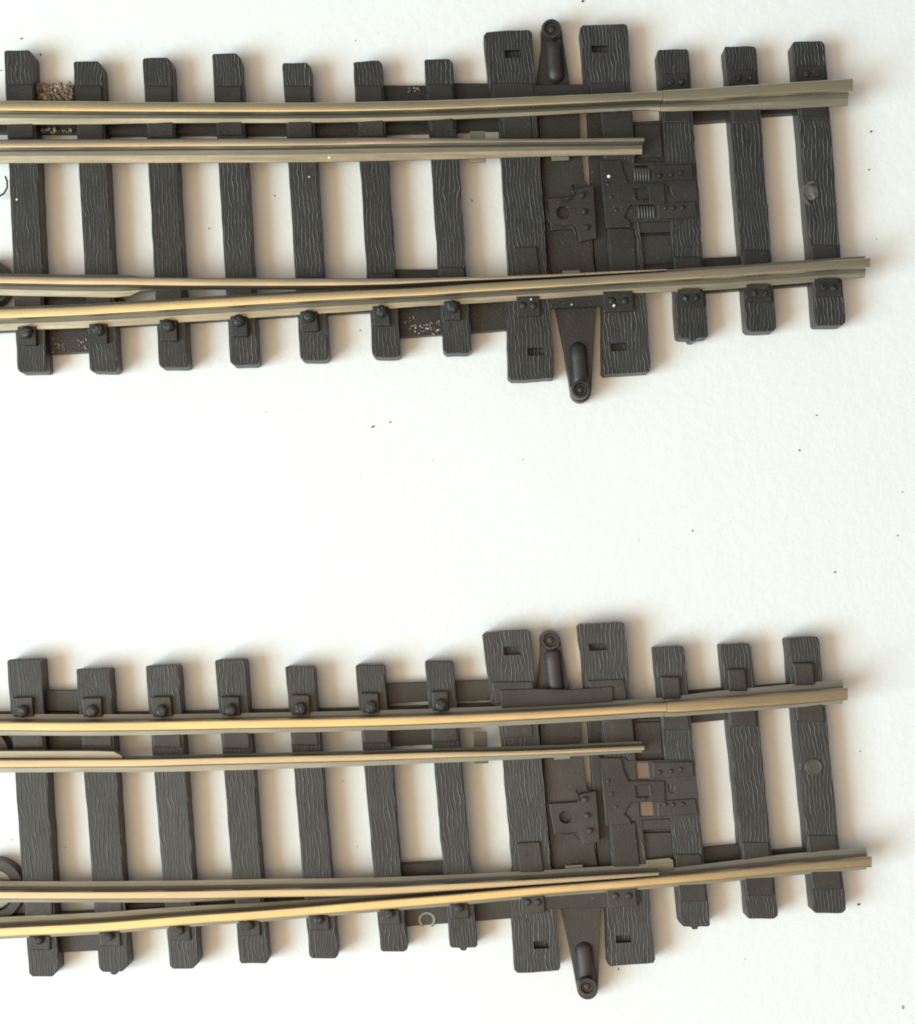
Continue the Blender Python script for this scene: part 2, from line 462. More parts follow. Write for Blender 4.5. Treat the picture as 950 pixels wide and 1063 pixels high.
def capsule(name, parent, p0, p1, r, z, mat, squash=.8):
    a = Vector((*U(*p0, z), z)); b = Vector((*U(*p1, z), z)); d = (b - a)
    path, rr = [], []
    for t in (0, .02, .06, .12): path.append(a + d * t); rr.append(r * math.sin(math.radians(8 + t / .12 * 82)))
    for t in (.3, .5, .7, .88): path.append(a + d * t); rr.append(r)
    for t in (.94, .98, 1): path.append(a + d * t); rr.append(r * math.cos(math.radians((t - .88) / .12 * 82)))
    v, f = tube_geo(path, rr, 20, squash)
    return link_mesh(name, v, f, mat, parent, smooth=True)

def squiggle(geos, pts, z, r):
    path = []
    for i, (x, y) in enumerate(pts):
        X, Y = U(x, y, z); path.append((X, Y, z + random.uniform(-.004, .006)))
    geos.append(tube_geo(path, [r * random.uniform(.6, 1.2) for _ in path], 6))

def grains(name, parent, areas, mats, z, rr, label):
    verts, faces, fm = [], [], []
    for (x0, x1, y0, y1, n) in areas:
        for _ in range(n):
            X, Y = U(random.uniform(x0, x1), random.uniform(y0, y1), z); r = random.uniform(*rr)
            zz = z + r * .5 + random.uniform(0, r * .8); b = len(verts)
            rot = random.uniform(0, 3)
            base = [(1, 0, 0), (0, 1, 0), (-1, 0, 0), (0, -1, 0), (0, 0, 1), (0, 0, -1)]
            ca, sa = math.cos(rot), math.sin(rot)
            for p in base:
                k = random.uniform(.6, 1.3)
                x, y, q = p[0] * ca - p[1] * sa + p[2] * .3, p[0] * sa + p[1] * ca, p[2] * .8
                verts.append((X + x * r * k, Y + y * r * k, zz + q * r * k))
            mi = random.randrange(len(mats))
            for a, c, d in ((0, 1, 4), (1, 2, 4), (2, 3, 4), (3, 0, 4), (1, 0, 5), (2, 1, 5), (3, 2, 5), (0, 3, 5)):
                faces.append((b + a, b + c, b + d)); fm.append(mi)
    return link_mesh(name, verts, faces, mats, parent, fm=fm, label=label, kind='stuff')

# ============================ the two points ===============================================
Tq = [(4, 34.5, 51.5, 18, 49, 386.5), (76, 106, 63, 93, 122.5, 385.5), (148, 178.5, 59.5, 165, 196, 381.5), (220, 250, 55, 239, 268.5, 379),
      (293, 323, 64.5, 311.6, 341.5, 374), (366.7, 396.5, 63, 386.5, 416, 370.5), (440.4, 470, 61.5, 460, 489.5, 367),
      (682.5, 715, 51, 703.6, 735.5, 351), (752.5, 785, 48, 775, 806, 344), (822.5, 856.5, 43, 846.5, 878, 338)]
Bq = [(7, 43, 684, 30, 61, 1014), (79, 114, 694.5, 103, 134, 1009), (151, 185.5, 690.5, 176, 207, 1006), (223, 255, 685, 248.5, 279, 1000.5),
      (296, 326.5, 691.5, 321, 351, 995), (369, 399, 690, 395, 423.5, 988), (441, 471, 686, 467, 496, 984),
      (679, 710.5, 671.5, 706, 737.5, 962), (748, 780, 668.5, 775.5, 808, 954), (816.5, 850, 662, 844, 878.5, 948)]

TU = Rail([(-60, 103, 114.2, 128), (0, 104, 115.3, 128.8), (80, 104.5, 116, 128.8), (160, 105.5, 116.5, 127.5), (320, 106, 116.5, 127), (440, 104, 114.3, 124.5), (500, 102, 112, 122.3), (560, 99.6, 109.5, 119.5),
           (640, 96.3, 105.8, 115.3), (672, 94.8, 104.3, 113.8), (690, 93.6, 104.2, 115), (734, 91, 102.3, 113.8), (823, 85.3, 96.3, 112), (885.5, 81.3, 93.3, 108.7)], 'S')
TL = Rail([(-60, 323.5, 334.5, 346), (0, 320, 331.3, 342.8), (80, 317, 328, 340.3), (240, 308, 318.3, 331), (300, 304.5, 314.5, 327), (360, 301.5, 311, 323.5), (440, 298, 307, 317.5), (500, 293.5, 303, 314.3), (560, 290, 299.5, 310.5),
           (640, 285, 294.5, 305), (740, 278.5, 288.7, 301), (830, 272, 282.5, 294), (903.5, 267.3, 277.3, 288)], 'S')
TS1 = Rail([(-60, 145, 154.5, 169.5), (0, 144.5, 154, 169), (160, 143.7, 152.8, 168.7), (320, 143, 151.5, 168), (380, 142.5, 150.2, 167), (470, 143.3, 148.8, 165), (560, 144, 147.8, 162.3), (620, 143.3, 147.2, 161), (669, 142.8, 146.6, 160)], 'S', hid=.06, zb=.265)
TS2 = Rail([(-60, 283.5, 293.3, 305, .1), (0, 285.5, 294.5, 306.5, .1), (75, 287, 295.8, 308, .1), (125, 287.3, 296, 308, .1), (150, 287.5, 296.5, 302, .08), (200, 288, 297, 300.5, .06), (320, 288.5, 297, 300, .05), (400, 288.7, 295.5, 298.5, .04), (460, 288, 292.5, 295.5, .03), (560, 285.2, 288, 290.5, .02), (640, 281.5, 283.6, 286, .02), (692, 279.2, 280.6, 283, .02)], 'S', zb=.265)
BU = Rail([(-60, 749.5, 759.5, 742), (0, 749.3, 759, 741.5), (80, 749.5, 759.5, 741.5), (160, 748.6, 758.8, 741.5), (250, 746.8, 757, 740.3), (360, 745, 755, 738.2), (460, 742, 751.8, 735.3), (560, 737.6, 746.9, 731.5), (640, 733, 742.3, 727.5), (680, 730.2, 740, 725),
           (700, 728.6, 739.7, 723.5), (740, 725.6, 737, 718.5), (823, 719, 731, 710.8), (880, 714.5, 726, 705.5)], 'N')
BL = Rail([(-60, 967, 977, 955.5), (0, 963, 973.3, 952), (100, 957.8, 968.3, 947.3), (200, 950, 960, 940.5), (280, 944.3, 954.2, 936.5), (380, 935.5, 946, 929.5), (460, 929, 939.3, 923.5), (560, 920, 930, 914.7), (640, 913.8, 923.8, 908), (740, 904.7, 915.2, 896.5), (830, 896, 906.3, 886), (905, 889.6, 900.6, 880)], 'N')
BS1 = Rail([(-60, 788.5, 797.5, 802.5), (0, 788.5, 797.3, 802), (80, 788.3, 796.8, 801.5), (144, 788, 796.3, 801.5), (200, 787, 794.5, 800.5), (300, 784.6, 792.2, 797.8), (380, 782.8, 790, 795), (460, 780.6, 787.2, 791.8), (520, 780, 785, 789.3), (560, 778.9, 783.4, 787.3), (620, 776.3, 781, 783.8), (669, 774, 779, 781)], 'S', hid=.05, zb=.265)
BS2 = Rail([(-60, 925, 933.5, 914.5), (0, 925.4, 933.7, 915), (95, 925.7, 933.8, 915), (200, 924.8, 933.4, 914), (280, 923, 932, 912.5, .07), (380, 921.3, 930.3, 911.3, .05), (460, 917.5, 925.5, 908.5, .04), (560, 912.7, 918.3, 903.8, .03), (640, 908, 912.3, 899, .02), (684, 905.8, 909, 896.5, .015)], 'N', zb=.265)

def strip(name, rail, X0px, X1px, n_off, s_off, z1, mat, parent):
    """longitudinal web that ties the sleepers together under a rail"""
    X0, X1 = U(X0px, 0, z1)[0], U(X1px, 0, z1)[0]; n = 24; N_, S_ = [], []
    for i in range(n + 1):
        X = X0 + (X1 - X0) * i / n; yn, ys, fn, fs = rail.at(X); c = (yn + ys) / 2
        N_.append((X, c + n_off)); S_.append((X, c - s_off))
    v, f = prism_geo(N_ + list(reversed(S_)), z1, 0.002)
    return link_mesh(name, v, f, mat, parent, bevel=.006)

def T2B(x, y): return (x + 1.5 + .022 * (y - 40) - .011 * (x - 200) * 0.8, y + 631 - .016 * x - .02 * (y - 50))

def big_sleepers(R, P, off, mg, mp, isB):
    fn = (lambda x, y: T2B(x, y)) if isB else (lambda x, y: (x, y))
    def slot(x0, x1, y0, y1): return [(x0, y0), (x1, y0 - .6), (x1 + .8, y1), (x0 + .8, y1 + .6)]
    L8 = [(502, 37), (505, 33.5), (528, 31.5), (549, 31), (552.5, 34), (556, 92), (557.5, 124), (561, 165), (566, 240), (569, 290), (571.5, 318), (576, 389), (574, 392.5), (545, 394.5), (531, 394.5), (527.5, 391), (525, 300), (528, 286), (521, 175), (517, 113), (509.5, 108)]
    R9 = [(602.5, 29), (605, 26.2), (648, 24.7), (651, 26.5), (654, 70), (656, 112), (661, 200), (669, 285), (675.5, 382), (673.5, 386), (628, 389), (625.5, 386.5), (625, 320), (629, 300), (632, 285), (628, 200), (623, 113), (609, 104)]
    if isB:
        s1, s2 = slot(524, 541, 49, 57), slot(613, 631, 47, 54)
    else:
        s1, s2 = slot(524, 540, 52, 59.5), slot(614, 630, 47.5, 54)
    s3, s4 = slot(548, 564, 361.5, 368.5), slot(634, 650, 356.5, 364)
    out = []
    for poly, hs in ((L8, (s1, s3)), (R9, (s2, s4))):
        pts = [fn(*p) for p in poly]; hh = [[fn(*p) for p in h] for h in hs]
        lp = rough_loop(px_loop(pts, ZS), .005); hw = [px_loop(h, ZS) for h in hh]
        v, f = prism_geo(lp, ZS, 0, hw, [.19, .19])
        o = link_mesh('sleeper', v, f, mg, R, bevel=.008, uv_dir=(-.075, 1.0), label='broad sleeper with a small slot near each end, beside the throw bar')
        out.append(o)
    a, b = out
    # plain moulded pads on them
    def pad(par, pts, z, name='rail_chair', z0=.262, bev=.008): prism(name, pts, z, z0, mp, par, fn=fn, bevel=bev)
    pad(a, [(511, 86), (553.5, 86), (555, 103), (514, 110)], .29)
    pad(a, [(521, 118), (551, 118), (553, 145), (524, 145)], .283)
    pad(a, [(533, 257), (557, 256), (561, 288), (536, 288)], .30)
    pad(b, [(611, 86), (649, 85), (652, 106), (617, 106)], .29)
    pad(b, [(624, 117), (656, 116), (660, 163), (629, 163)], .285)
    pad(b, [(631, 237), (657.5, 237), (661.5, 284), (634.5, 284)], .295)
    # chairs with two lugs at the outer side of the lower rail
    for par, x0, x1 in ((a, 536, 560), (b, 626, 657)):
        yy = 308 if par is a else 303
        if isB: yy += 3
        g = [prism_geo(px_loop([fn(*p) for p in [(x0, yy), (x1, yy - 1), (x1 + 1, yy + 20), (x0 + 1, yy + 21)]], .315), .315, .262)]
        for fx in (.3, .75):
            cx, cy = U(*fn(x0 + (x1 - x0) * fx, yy + 9), .33); g.append(cyl_geo(cx, cy, .038, .3, .335, 12, .016))
        v, f = merge(g); link_mesh('rail_chair', v, f, mp, par, bevel=.008)
    # recessed ledge left of the second broad sleeper
    prism('ledge', [(609, 104), (624, 113), (633, 287), (630, 302), (619, 303)], .15, 0, mp, b, fn=fn)
    return a, b

def latch(R, mp, off, coils):
    """latch plate between the broad sleeper and the next one; measured on the lower point"""
    base = prism('latch_plate', [(652, 747), (690, 745), (696, 790), (702, 898), (660, 903), (656, 850)], .19, 0, mp, R, off=off, bevel=.006,
                 holes=[[(660, 792), (673, 792), (675, 809), (661.5, 809)], [(663, 832), (677, 831), (679, 848), (664, 848)]])
    hs = [[(659.5, 792), (673, 791.5), (675, 809), (661, 809)], [(663, 832), (677, 831), (679, 847.5), (664, 848)]]
    prism('frame', [(622, 786), (647, 786), (652, 790), (690, 789), (720.5, 789.5), (722, 800), (724.5, 826), (727, 847), (697, 849.5), (660, 851), (655, 852), (650, 857), (629, 857)],
          .285, .17, mp, base, off=off, holes=hs + [[(693, 813.5), (698, 812.5), (701, 816), (701, 821), (698, 824), (694, 822)]], floors=[None, None, .18], bevel=.006)
    prism('centre_arm', [(622.5, 787), (645, 787), (648, 800), (653, 811), (690, 811), (691, 832), (655, 833), (648, 845), (654, 850), (656, 856), (629, 857)], .312, .255, mp, base, off=off,
          holes=[[(659.5, 816), (673, 815), (674.5, 827), (661, 828)]], floors=[.25], bevel=.008)
    prism('outer_arm', [(677, 791), (719, 790.5), (721, 806), (678, 808.5)], .302, .255, mp, base, off=off, bevel=.01)
    prism('outer_arm', [(682, 831.5), (722, 829), (725, 845), (683, 848)], .302, .255, mp, base, off=off, bevel=.01)
    prism('cross_rib', [(656, 851), (696, 850), (697, 861), (662, 862)], .26, .18, mp, base, off=off)
    prism('well_plate', [(661, 865), (697, 864), (700, 893), (664, 896)], .225, .18, mp, base, off=off)
    prism('upper_pad', [(658, 750), (686, 749), (688, 783), (660, 784)], .215, .18, mp, base, off=off)
    g = []
    for x, y in ((685, 802), (697, 801), (707, 799), (691, 835.5), (699, 835.5), (709, 835), (632, 811), (635, 824), (640, 838)):
        X, Y = U(x + off[0], y + off[1], .33)
        o = link_mesh('rivet', *cyl_geo(X, Y, .024, .29, .322, 12, .016), mp, base, smooth=False)
    X, Y = U(697 + off[0], 818 + off[1], .3)
    # flash burrs round the square socket
    g = []
    def o_(pts): return [(x + off[0], y + off[1]) for x, y in pts]
    squiggle(g, o_([(658, 815), (657, 821), (657.5, 826), (662, 829), (668, 828), (672, 828.5)]), .305, .009)
    squiggle(g, o_([(673, 813), (675.5, 817), (677, 823)]), .305, .01)
    squiggle(g, o_([(623, 787), (624.5, 800), (627, 818), (629, 840), (631, 856)]), .305, .009)
    for q in g: link_mesh('flash_burr', *q, mp, base, smooth=True)
    return base

def coil(parent, x0, x1, y0, y1, mat):
    """coil spring seen through the slot"""
    n = 6; path = []
    zc = .25
    for i in range(n * 16 + 1):
        a = 2 * math.pi * i / 16; t = i / (n * 16)
        X, Y0 = U(x0 + (x1 - x0) * t, (y0 + y1) / 2, zc); path.append((X, Y0 + .072 * math.cos(a), zc + .055 * math.sin(a)))
    v, f = tube_geo(path, .0105, 7)
    return link_mesh('coil_spring', v, f, mat, parent, smooth=True)

def throw_bar(R, mb, isB):
    fn = (lambda x, y: (x - 1 + (y - 30) * .021, y + 635 - (y - 30) * .038)) if isB else (lambda x, y: (x, y))
    hole = arc(584.5, 220.5, 6.6, 0, 345, 17)
    outl = arc(572.5, 30, 10.5, 180, 360, 10) + [(585, 45), (592, 90), (601, 101), (602, 144), (607, 190), (612, 193), (615, 248), (613, 252), (618.5, 284), (619.5, 312), (617.5, 340), (614, 405)] + \
        arc(603, 407, 10.5, 0, 180, 10)[1:] + [(586, 365), (577, 318), (572, 285), (567, 240), (563.5, 200), (561, 150), (558, 100), (557, 88), (562, 45)]
    bar = prism('throw_bar', outl, .19, .03, mb, R, fn=fn, holes=[hole], floors=[.05], bevel=.01)
    blk = prism('bearing_block', [(567, 206), (597, 204), (597, 196), (616.5, 192), (619.5, 247), (602, 251), (598, 237), (572, 239)], .245, .185, mb, bar, fn=fn, holes=[hole], floors=[None], bevel=.008)
    for x, y in ((604.5, 202), (606.5, 219.5), (609, 235.5)):
        X, Y = U(*fn(x, y), .28); link_mesh('rivet', *cyl_geo(X, Y, .03, .24, .285, 12, .014), mb, blk)
    g = []
    if not isB:
        squiggle(g, [(567, 208), (568, 220), (570, 230), (576, 235), (586, 235), (593, 234), (597, 240), (598.5, 248)], .25, .011)
        squiggle(g, [(576, 209), (583, 210), (590, 208), (594, 206)], .25, .01)
        squiggle(g, [(595, 192), (594, 198), (597, 202)], .25, .012)
    else:
        squiggle(g, [fn(596, 191), fn(597, 198), fn(599, 203)], .25, .011)
        squiggle(g, [fn(574, 238), fn(584, 239), fn(592, 238), fn(597, 245)], .25, .006)
    for q in g: link_mesh('flash_burr', *q, mb, blk, smooth=True)
    # edge lips along the bar
    gg = []
    for (a, b) in (((566.5, 245), (574, 300)), ((562, 150), (565, 204))):
        pa = Vector((*U(*fn(*a), .195), .195)); pb = Vector((*U(*fn(*b), .195), .195)); gg.append(tube_geo([pa, (pa + pb) / 2, pb], .012, 8))
    for q in gg: link_mesh('edge_lip', *q, mb, bar, smooth=True)
    capsule('peg_rib', bar, fn(573.5, 38), fn(577.5, 87), .085, .195, mb)
    capsule('peg_rib', bar, fn(599, 355), fn(603.5, 408), .088, .195, mb)
    p1, p2 = fn(572.5, 29.5), fn(602.8, 404)
    pin(bar, p1[0], p1[1], .36, .098, mb); pin(bar, p2[0], p2[1], .36, .092, mb)
    return bar

def webs(R, lst, mat, z=.11):
    for pts in lst: prism('sleeper_tie', pts, z, .002, mat, R, bevel=.006)

# ---------------- upper point -----------------
RT = root('track_point', 440, 215, 'upper railway point with darker black sleepers and brown grit stuck between its leftmost sleepers')
mg, mp, mb = M['T_grain'], M['T_plain'], M['T_brown']
TSl = []
for i, q in enumerate(Tq):
    s = sleeper(RT, q, mg, corners=('k' if i < 5 else 'c') + ('c'), nub=(i == 7))
    TSl.append(s)
    right = i >= 7
    chair(s, q, TU, 'N', 'lugs' if right else 'flat', mp)
    chair(s, q, TL, 'S', 'lugs' if right else 'bolt', mp)
    chair(s, q, TU, 's', 'plate', mp)
    chair(s, q, TL, 'n', 'plate', mp)
big_sleepers(RT, None, 0, mg, mp, False)
strip('sleeper_tie', TU, -40, 520, .03, .16, .12, mp, RT)
strip('sleeper_tie', TU, 715, 838, .03, .15, .12, mp, RT)
strip('sleeper_tie', TL, -40, 540, .06, .115, .12, mp, RT)
strip('sleeper_tie', TL, 722, 850, .06, .12, .12, mp, RT)
webs(RT, [[(32, 88), (80, 88), (80, 112), (32, 112)], [(392, 88.5), (445, 88.5), (445, 112), (392, 112)], [(466, 86), (512, 86.5), (514, 108), (466, 108)],
          [(108, 124), (150, 124), (184, 126), (300, 126), (300, 137), (225, 137), (180, 139), (150, 139.5), (108, 139.5)],
          [(318, 126), (378, 127), (378, 141), (318, 141)], [(396, 129), (446, 128), (446, 136.5), (396, 137)],
          [(48, 306), (96, 307), (127, 309), (130, 317), (96, 318), (48, 318)],
          [(46, 335), (97, 335), (95, 365), (48, 367.5)], [(412, 320), (462, 318), (461, 347), (415, 350)], [(486, 314), (530, 312), (528, 342), (488, 345)],
          [(410, 279.5), (455, 279.5), (455, 292), (410, 292)], [(714, 108), (764, 106), (764, 123.5), (714, 127)], [(726, 268), (776, 265.5), (776, 280), (726, 280)], ], M['T_plain'], .13)
prism('cross_web', [(552, 88.5), (612, 87), (613, 103), (553, 106)], .285, .10, mp, RT)
prism('cross_web', [(566, 305), (634, 302), (636, 317), (572, 320)], .27, .20, mp, RT)
latch_T = latch(RT, mp, (0, -620.3), True)
prism('spring_seat', [(658, 170), (675, 169), (681, 230), (664, 231)], .235, .10, mp, latch_T)
coil_m = plastic('dusty_spring_steel', (.085, .085, .078), False, .4)
for cc in ((658, 675, 174, 190), (662, 680, 213, 229)): coil(latch_T, *cc, coil_m)
throw_bar(RT, mb, False)
prism('stretcher_clip', [(488, 136), (503.5, 136), (504.5, 168.2), (489, 168.6)], .262, .235, M['clip'], RT, bevel=.003)
prism('stretcher_clip', [(572, 158), (590, 157.5), (591, 166), (573, 167)], .262, .235, M['clip'], RT, bevel=.003)
prism('stretcher_clip', [(584, 281), (602, 280.3), (602, 287), (584, 288)], .262, .235, M['clip'], RT, bevel=.003)
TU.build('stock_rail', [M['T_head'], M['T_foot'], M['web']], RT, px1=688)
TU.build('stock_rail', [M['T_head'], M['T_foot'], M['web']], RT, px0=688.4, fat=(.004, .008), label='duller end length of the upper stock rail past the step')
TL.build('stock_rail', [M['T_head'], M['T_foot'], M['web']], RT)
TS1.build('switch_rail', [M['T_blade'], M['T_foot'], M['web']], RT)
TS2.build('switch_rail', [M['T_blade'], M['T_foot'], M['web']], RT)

# ---------------- lower point -----------------
RB = root('track_point', 440, 840, 'lower railway point with greyer charcoal sleepers, bright golden rail tops and no grit')
mg, mp, mb = M['B_grain'], M['B_plain'], M['B_brown']
for i, q in enumerate(Bq):
    s = sleeper(RB, q, mg, corners='c' + ('k' if i < 3 else 'c'), nub=(i in (6, 7, 1)))
    right = i >= 7
    chair(s, q, BU, 'N', 'plainblock' if right else 'bolt', mp)
    chair(s, q, BL, 'S', 'flat' if right else 'block', mp)
    chair(s, q, BU, 's', 'plate', mp)
    chair(s, q, BL, 'n', 'plate', mp)
    if i == 9: lastB = s
big_sleepers(RB, None, 0, mg, mp, True)
strip('sleeper_tie', BU, -40, 520, .12, .05, .12, mp, RB)
strip('sleeper_tie', BU, 712, 832, .13, .05, .12, mp, RB)
strip('sleeper_tie', BL, -40, 545, .10, .05, .12, mp, RB)
strip('sleeper_tie', BL, 726, 850, .13, .06, .12, mp, RB)
webs(RB, [[(40, 716), (83, 717), (84, 738), (41, 738.5)], [(396, 709.5), (446, 708), (446, 728), (398, 731)], [(468, 707), (512, 706), (514, 727), (470, 728)],
          [(42, 757), (92, 757), (92, 779), (44, 779)], [(398, 750), (448, 750), (450, 773), (400, 775)],
          [(100, 939), (140, 938.5), (262, 934), (330, 931), (330, 944), (262, 945), (140, 951), (108, 949)],
          [(412, 897), (462, 894.5), (462, 908), (414, 910)], [(58, 966), (106, 964), (110, 986.5), (60, 989)], [(418, 940), (470, 936), (472, 958), (420, 962)], [(492, 932), (534, 928), (536, 953), (494, 956.5)],
          [(712, 735), (762, 731), (762, 746.5), (714, 751)], [(726, 881), (776, 876.5), (776, 890), (728, 895)], ], M['B_plain'], .13)
prism('cross_web', [(519, 716), (560, 715), (590, 716), (636, 712.5), (637, 728), (600, 731), (521, 735)], .31, .24, mp, RB)
prism('cross_web', [(560, 925), (664, 920), (665, 936), (640, 942), (562, 944)], .285, .2, mp, RB)
latch_B = latch(RB, mp, (0, 0), False)
M['tan_infill'] = plastic('tan_hole_infill', (.20, .13, .085), False, .6, .2)
prism('hole_infill', [(659, 791), (674, 790), (680, 849), (664, 850)], .262, .192, M['tan_infill'], latch_B)  # tan plate added inside the latch holes to lighten them
throw_bar(RB, mb, True)
prism('stretcher_clip', [(491.5, 760), (505.5, 759.5), (507, 792.3), (492.5, 792.8)], .262, .235, M['dark_clip'], RB, bevel=.003)
prism('stretcher_clip', [(574.5, 776), (591, 775), (592, 787.7), (575.5, 788.7)], .262, .235, M['clip'], RB, bevel=.003)
prism('stretcher_clip', [(587, 898.5), (605, 897.5), (605, 906), (587, 907)], .262, .235, M['clip'], RB, bevel=.003)
prism('contact_tab', [(671, 893), (695, 890.5), (699, 893), (700, 903), (692, 905), (672, 906)], .30, .25, M['clip'], RB, bevel=.004)
prism('guard_rail', [(-60, 779.5), (100, 779.3), (118, 780), (127, 784.5), (127.5, 787.5), (-60, 787)], .40, .27, M['B_foot'], RB, bevel=.006)
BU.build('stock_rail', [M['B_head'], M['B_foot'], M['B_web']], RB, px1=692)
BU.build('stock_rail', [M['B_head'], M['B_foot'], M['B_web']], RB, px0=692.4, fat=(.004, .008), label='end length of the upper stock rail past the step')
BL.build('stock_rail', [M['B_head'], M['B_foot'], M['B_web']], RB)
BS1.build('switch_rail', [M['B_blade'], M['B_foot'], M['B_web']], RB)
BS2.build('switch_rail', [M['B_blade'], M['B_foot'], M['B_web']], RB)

# moulding marks at the middle of the last sleeper of each point
def boss(parent, px, py, r, mat, mat2):
    x, y = U(px, py, .3)
    lathe('moulding_boss', x, y, [(r * 1.15, .26), (r * 1.05, .278), (r * .95, .284), (r * .8, .280), (r * .2, .279)], mat2, parent, n=20)
boss(lastB, 845.5, 796.5, .08, mp, plastic('pale_worn_plastic', (.078, .070, .060), False, .45))
g = []
X, Y = U(842, 199, .3)
vv, ff = cyl_geo(X, Y, .085, .26, .30, 11, .01)
vv = [(x + noise.noise(Vector((x * 20, y * 20, z * 9))) * .04, y + noise.noise(Vector((y * 20, x * 20, 5))) * .04, z + noise.noise(Vector((x * 18, y * 18, 1))) * .025) for x, y, z in vv]
g.append((vv, ff))
squiggle(g, [(834, 197), (833, 203), (837, 209), (841, 213)], .29, .022); squiggle(g, [(835, 196), (840, 190), (845, 189)], .285, .018)
v, f = merge(g); link_mesh('sprue_stub', v, f, plastic('torn_plastic', (.11, .10, .095), False, .45), TSl[9])

# pivot rings and wires peeping in at the left edge
def ring(name, parent, px, py, ro, ri, z1, z0, mat):
    x, y = U(px, py, z1); n = 40
    outer = [(x + ro * math.cos(2 * math.pi * i / n), y + ro * math.sin(2 * math.pi * i / n)) for i in range(n)]
    hole = [(x + ri * math.cos(2 * math.pi * i / n), y + ri * math.sin(2 * math.pi * i / n)) for i in range(n)]
    v, f = prism_geo(outer, z1, z0, [hole]); return link_mesh(name, v, f, mat, parent, bevel=.008)
ringB = ring('pivot_ring', RB, -8, 924, .315, .225, .20, .002, M['B_brown'])
x, y = U(-7, 924, .22); lathe('pivot_disc', x, y, [(.205, .1), (.205, .16), (.19, .17), (.06, .17)], M['clip'], ringB, n=36)
ring('pivot_ring', RB, -14, 781, .215, .13, .24, .002, M['B_brown'])
ring('pivot_ring', RT, -14, 293, .245, .205, .2, .002, M['T_brown'])
gw = []
pw = [(*U(x, y, .1), .1) for x, y in ((-9, 206), (-2, 204.5), (4, 201), (7.5, 195), (7.5, 188), (5.5, 183))]
link_mesh('jumper_wire', *tube_geo(pw, .010, 8), M['T_brown'], RT, smooth=True)

# grit and dirt carried by the upper point
gm = [flat_mat('grit_tan', (.30, .21, .13)), flat_mat('grit_brown', (.20, .13, .09)), flat_mat('grit_grey', (.24, .20, .16)), flat_mat('grit_pale', (.44, .36, .27))]
grains('ballast_grit', RT, [(38, 76, 89, 104, 300), (39, 75, 87, 90, 22), (34, 40, 90, 103, 16), (52, 62, 133, 138, 14), (62, 78, 134, 138, 8), (44, 50, 131, 139, 4)], gm, .14, (.007, .026), 'brown and cream ballast grit glued between the first two sleepers')
pale = [flat_mat('fleck_pale', (.5, .45, .4)), flat_mat('fleck_dull', (.25, .21, .18))]
grains('dirt_flecks', RT, [(53, 58, 350, 366, 7), (60, 69, 354, 363, 9), (79, 90, 350, 362, 10), (420, 432, 328, 342, 16), (426, 446, 337, 347, 30), (446, 458, 331, 347, 20), (424, 427, 91, 98, 7), (430, 436, 91, 97, 9)], pale, .135, (.005, .012), 'pale flecks of dirt on the ties between the sleepers')
# faint round ejector mark on the lower point's outer tie
x, y = U(443.5, 955, .14)
link_mesh('ejector_mark', *tube_geo([(x + .075 * math.cos(math.radians(a)), y + .07 * math.sin(math.radians(a)), .131) for a in range(-60, 250, 20)], .017, 6, .4), plastic('scuffed_plastic', (.22, .21, .17), False, .5), RB, smooth=True)
# small pale glossy discs on the upper point
dot_m = flat_mat('pale_dot', (.75, .75, .72), .3)
gn = []
for (x, y, z, r) in ((632, 183, .315, .017), (342, 163.5, .30, .015), (17.5, 207, .275, .012), (551.5, 310.5, .36, .009), (637.5, 317, .36, .013), (593.5, 316, .275, .008), (321, 183.5, .275, .009)):
    X, Y = U(x, y, z); gn.append(cyl_geo(X, Y, r, z - .04, z + .004, 8, .004))
v, f = merge(gn); link_mesh('pale_dots', v, f, dot_m, RT, kind='stuff')

# ---- the white paper ------------------------------------------------------------------------
S = 60
v = [(-S, -S, 0), (S, -S, 0), (S, S, 0), (-S, S, 0)]
gnd = link_mesh('table_surface', v, [(0, 1, 2, 3)], M['paper']); gnd['kind'] = 'structure'

